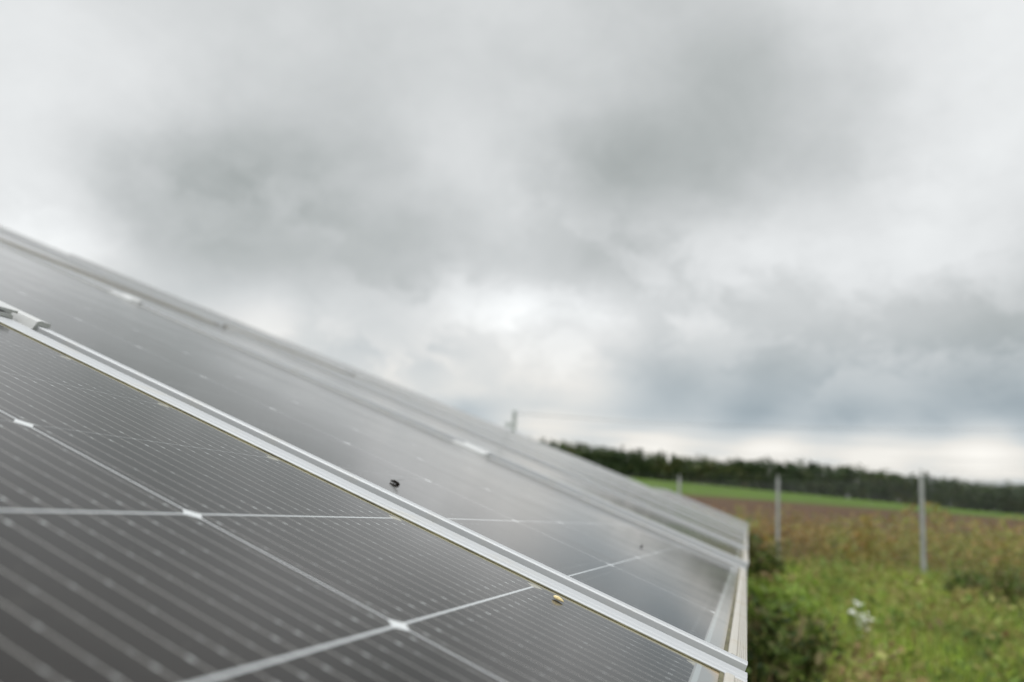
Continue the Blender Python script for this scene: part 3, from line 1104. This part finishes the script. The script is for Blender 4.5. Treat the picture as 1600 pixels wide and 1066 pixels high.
for i in range(len(posts) - 1):
    a, b_ = posts[i] - FB, posts[i + 1] - FB
    L = np.linalg.norm(b_ - a)
    m_ = .085
    z0, z1 = fz[i], fz[i + 1]

    def fp(u, hgt):
        t = u / L
        q = a + (b_ - a) * t
        return np.array([q[0], q[1], z0 + (z1 - z0) * t + hgt])
    lo, hi = .06, FH
    span = hi - lo
    for sgn in (1, -1):
        u = -span
        while u < L:
            ua, ub = (u, u + span) if sgn == 1 else (u + span, u)
            pa, pb = [ua, lo], [ub, hi]
            # clip to the bay
            def clip(p0, p1):
                (u0, h0), (u1, h1) = p0, p1
                if u0 < 0: h0, u0 = h0 + (0 - u0) / (u1 - u0) * (h1 - h0), 0
                if u0 > L: h0, u0 = h0 + (L - u0) / (u1 - u0) * (h1 - h0), L
                return [u0, h0]
            c0, c1 = clip(pa, pb), clip(pb, pa)
            if abs(c0[0] - c1[0]) > .02:
                wire_quadbar(fp(*c0), fp(*c1), .0019)
            u += m_
    for hgt in (lo, .5 * (lo + hi), hi, hi + .11, hi + .21):
        wire_quadbar(fp(0, hgt), fp(L, hgt), .0024)
np_mesh('wire_mesh', np.array(VV), np.array(FF), M_WIRE, fence)

# --- pole behind the array
pp = at_depth(794, 800, 29.0)
ptop = at_depth(804, 640, 29.0).z
pole = empty('metal_pole', (pp.x, pp.y, 0))
tag(pole, 'grey metal pole with a small bracket rising behind the panel row', 'pole')
gg = material('painted_pole', .6, .3, (.30, .34, .34))
gg.put(gg.b.inputs['Base Color'], gg.mix(gg.noise(obj_coord(gg), 4), (.32, .36, .36), (.42, .45, .45)))
M_POLE = gg.mat
b = MB()
b.tube((0, 0, -.3), (0, 0, ptop), .085, .075, 12)
b.build('shaft', M_POLE, pole, False)
b = MB()
b.box((-.24, -.04, ptop - .52), (.05, .04, ptop - .45))
b.box((-.30, -.06, ptop - .56), (-.18, .06, ptop - .40))
b.build('bracket', M_POLE, pole)
# thin cable hung from the pole, crossing the sky low on the right
pts = [at_depth(u, v, z) for u, v, z in ((804, 646, 29), (1000, 660, 33), (1200, 667.5, 37), (1400, 671, 41), (1600, 671.5, 45), (1850, 668, 50))]
cb = MB()
for a, b_ in zip(pts[:-1], pts[1:]):
    cb.tube(tuple(a - pts[0]), tuple(b_ - pts[0]), .008, .008, 5)
cable = cb.build('overhead_cable', M_WIRE)
cable.location = pts[0]
tag(cable, 'thin cable crossing the low sky to the right of the metal pole', 'cable')
b = MB()
b.tube((0, 0, ptop), (0, 0, ptop + .06), .10, .06, 12)
b.build('cap', M_POLE, pole)

# ================================================================ woods on the far rise
M_WOOD = leaf_mat('woodland_leaves', [(.05, (.016, .030, .012)), (.35, (.026, .048, .016)), (.6, (.042, .068, .018)), (.82, (.070, .080, .022)), (1.0, (.11, .085, .025))], .055, .5, transl=.15, gain=1.0)
M_BARK = material('bark', .9, 0, (.05, .045, .035)).mat


def crown_points(hh, rr, nleaf, conifer):
    t = rng.random(nleaf)
    if conifer:
        z = hh * (.12 + .88 * t)
        rad = rr * (1.02 - t) * (.75 + .35 * np.sin(t * 40))
        q = np.sqrt(rng.random(nleaf))
    else:
        nb = 9
        cb = unit(nb) * np.array([rr * .55, rr * .55, hh * .34]) + np.array([0, 0, hh * .52])
        i = rng.integers(0, nb, nleaf)
        d = unit(nleaf) * (rng.random(nleaf) ** .45)[:, None]
        return cb[i] + d * np.array([rr * .55, rr * .55, hh * .22])
    a = rng.uniform(0, 6.283, nleaf)
    return np.stack([np.cos(a) * rad * q, np.sin(a) * rad * q, z], -1)


parts = []
for row, (yy0, sp) in enumerate(((398, 3.4), (404, 3.8), (412, 4.2), (424, 5.0))):
    X_ = -190.0
    while X_ < 215:
        X_ += sp * random.uniform(.6, 1.4)
        Y_ = yy0 + random.uniform(-3, 3)
        con = random.random() < .04
        hh = random.uniform(12.0, 13.6) * (1.0 + .08 * math.sin(X_ * .05)) + row * .6 + (1.2 if con else 0)
        rr = hh * (.22 if con else .36) * random.uniform(.85, 1.2)
        q = crown_points(hh, rr, 170, con)
        zz = float(ground_z(X_, Y_))
        v, f = leaves(q + np.array([X_, Y_, zz]), np.full(170, .85), .1)
        parts.append((v, f))
        # trunk as four quads
        r0 = hh * .018
        tv = []
        for z_, r_ in ((-.2, r0), (hh * .8, r0 * .3)):
            for a in range(4):
                tv.append((X_ + math.cos(a * 1.5708) * r_, Y_ + math.sin(a * 1.5708) * r_, zz + z_))
        parts.append((np.array(tv), np.array([(i, (i + 1) % 4, 4 + (i + 1) % 4, 4 + i) for i in range(4)])))
        # low undergrowth at the wood's edge
        if row < 2:
            q = np.stack([rng.normal(X_, 2.2, 70), rng.normal(Y_ - 1.5, 1.0, 70), zz + rng.random(70) ** 1.4 * 6.0], -1)
            parts.append(leaves(q, np.full(70, 1.0), .1))
V, F = merge(parts)
o = np_mesh('woodland', V, F, M_WOOD)
tag(o, 'long dark band of mixed woods on the far rise', 'woods', kind='stuff')

M_YEL = leaf_mat('turning_leaves', [(.1, (.055, .058, .018)), (.5, (.10, .085, .022)), (1.0, (.15, .115, .03))], .3, .6, transl=.15)


def tree(name, label, u, hh, rr, mat, conifer):
    p = at_depth(u, 760, 388)
    root = empty(name, (p.x, p.y, float(ground_z(p.x, p.y))))
    tag(root, label, 'tree')
    b = MB()
    b.tube((0, 0, -.3), (0, 0, hh * .85), hh * .02, hh * .006, 7)
    for i in range(5):
        a = i * 1.3
        z_ = hh * (.35 + .09 * i)
        b.tube((0, 0, z_), (math.cos(a) * rr * .6, math.sin(a) * rr * .6, z_ + hh * .10), hh * .008, hh * .003, 5)
    b.build('trunk', M_BARK, root)
    q = crown_points(hh, rr, 420, conifer)
    V, F = leaves(q, np.full(420, .75), .1)
    np_mesh('crown', V, F, mat, root)


tree('conifer_tree', 'pointed dark conifer standing above the treeline near the panels', 998, 13.6, 3.6, M_WOOD, True)
tree('conifer_tree', 'second tall dark treetop right of the pointed conifer', 1050, 12.9, 3.8, M_WOOD, True)
tree('broadleaf_tree', 'yellowing tree in front of the woods at the right edge', 1582, 10.5, 3.6, M_YEL, False)
tree('broadleaf_tree', 'olive yellow tree in the woods just left of the nearest post', 1310, 9.5, 3.2, M_YEL, False)
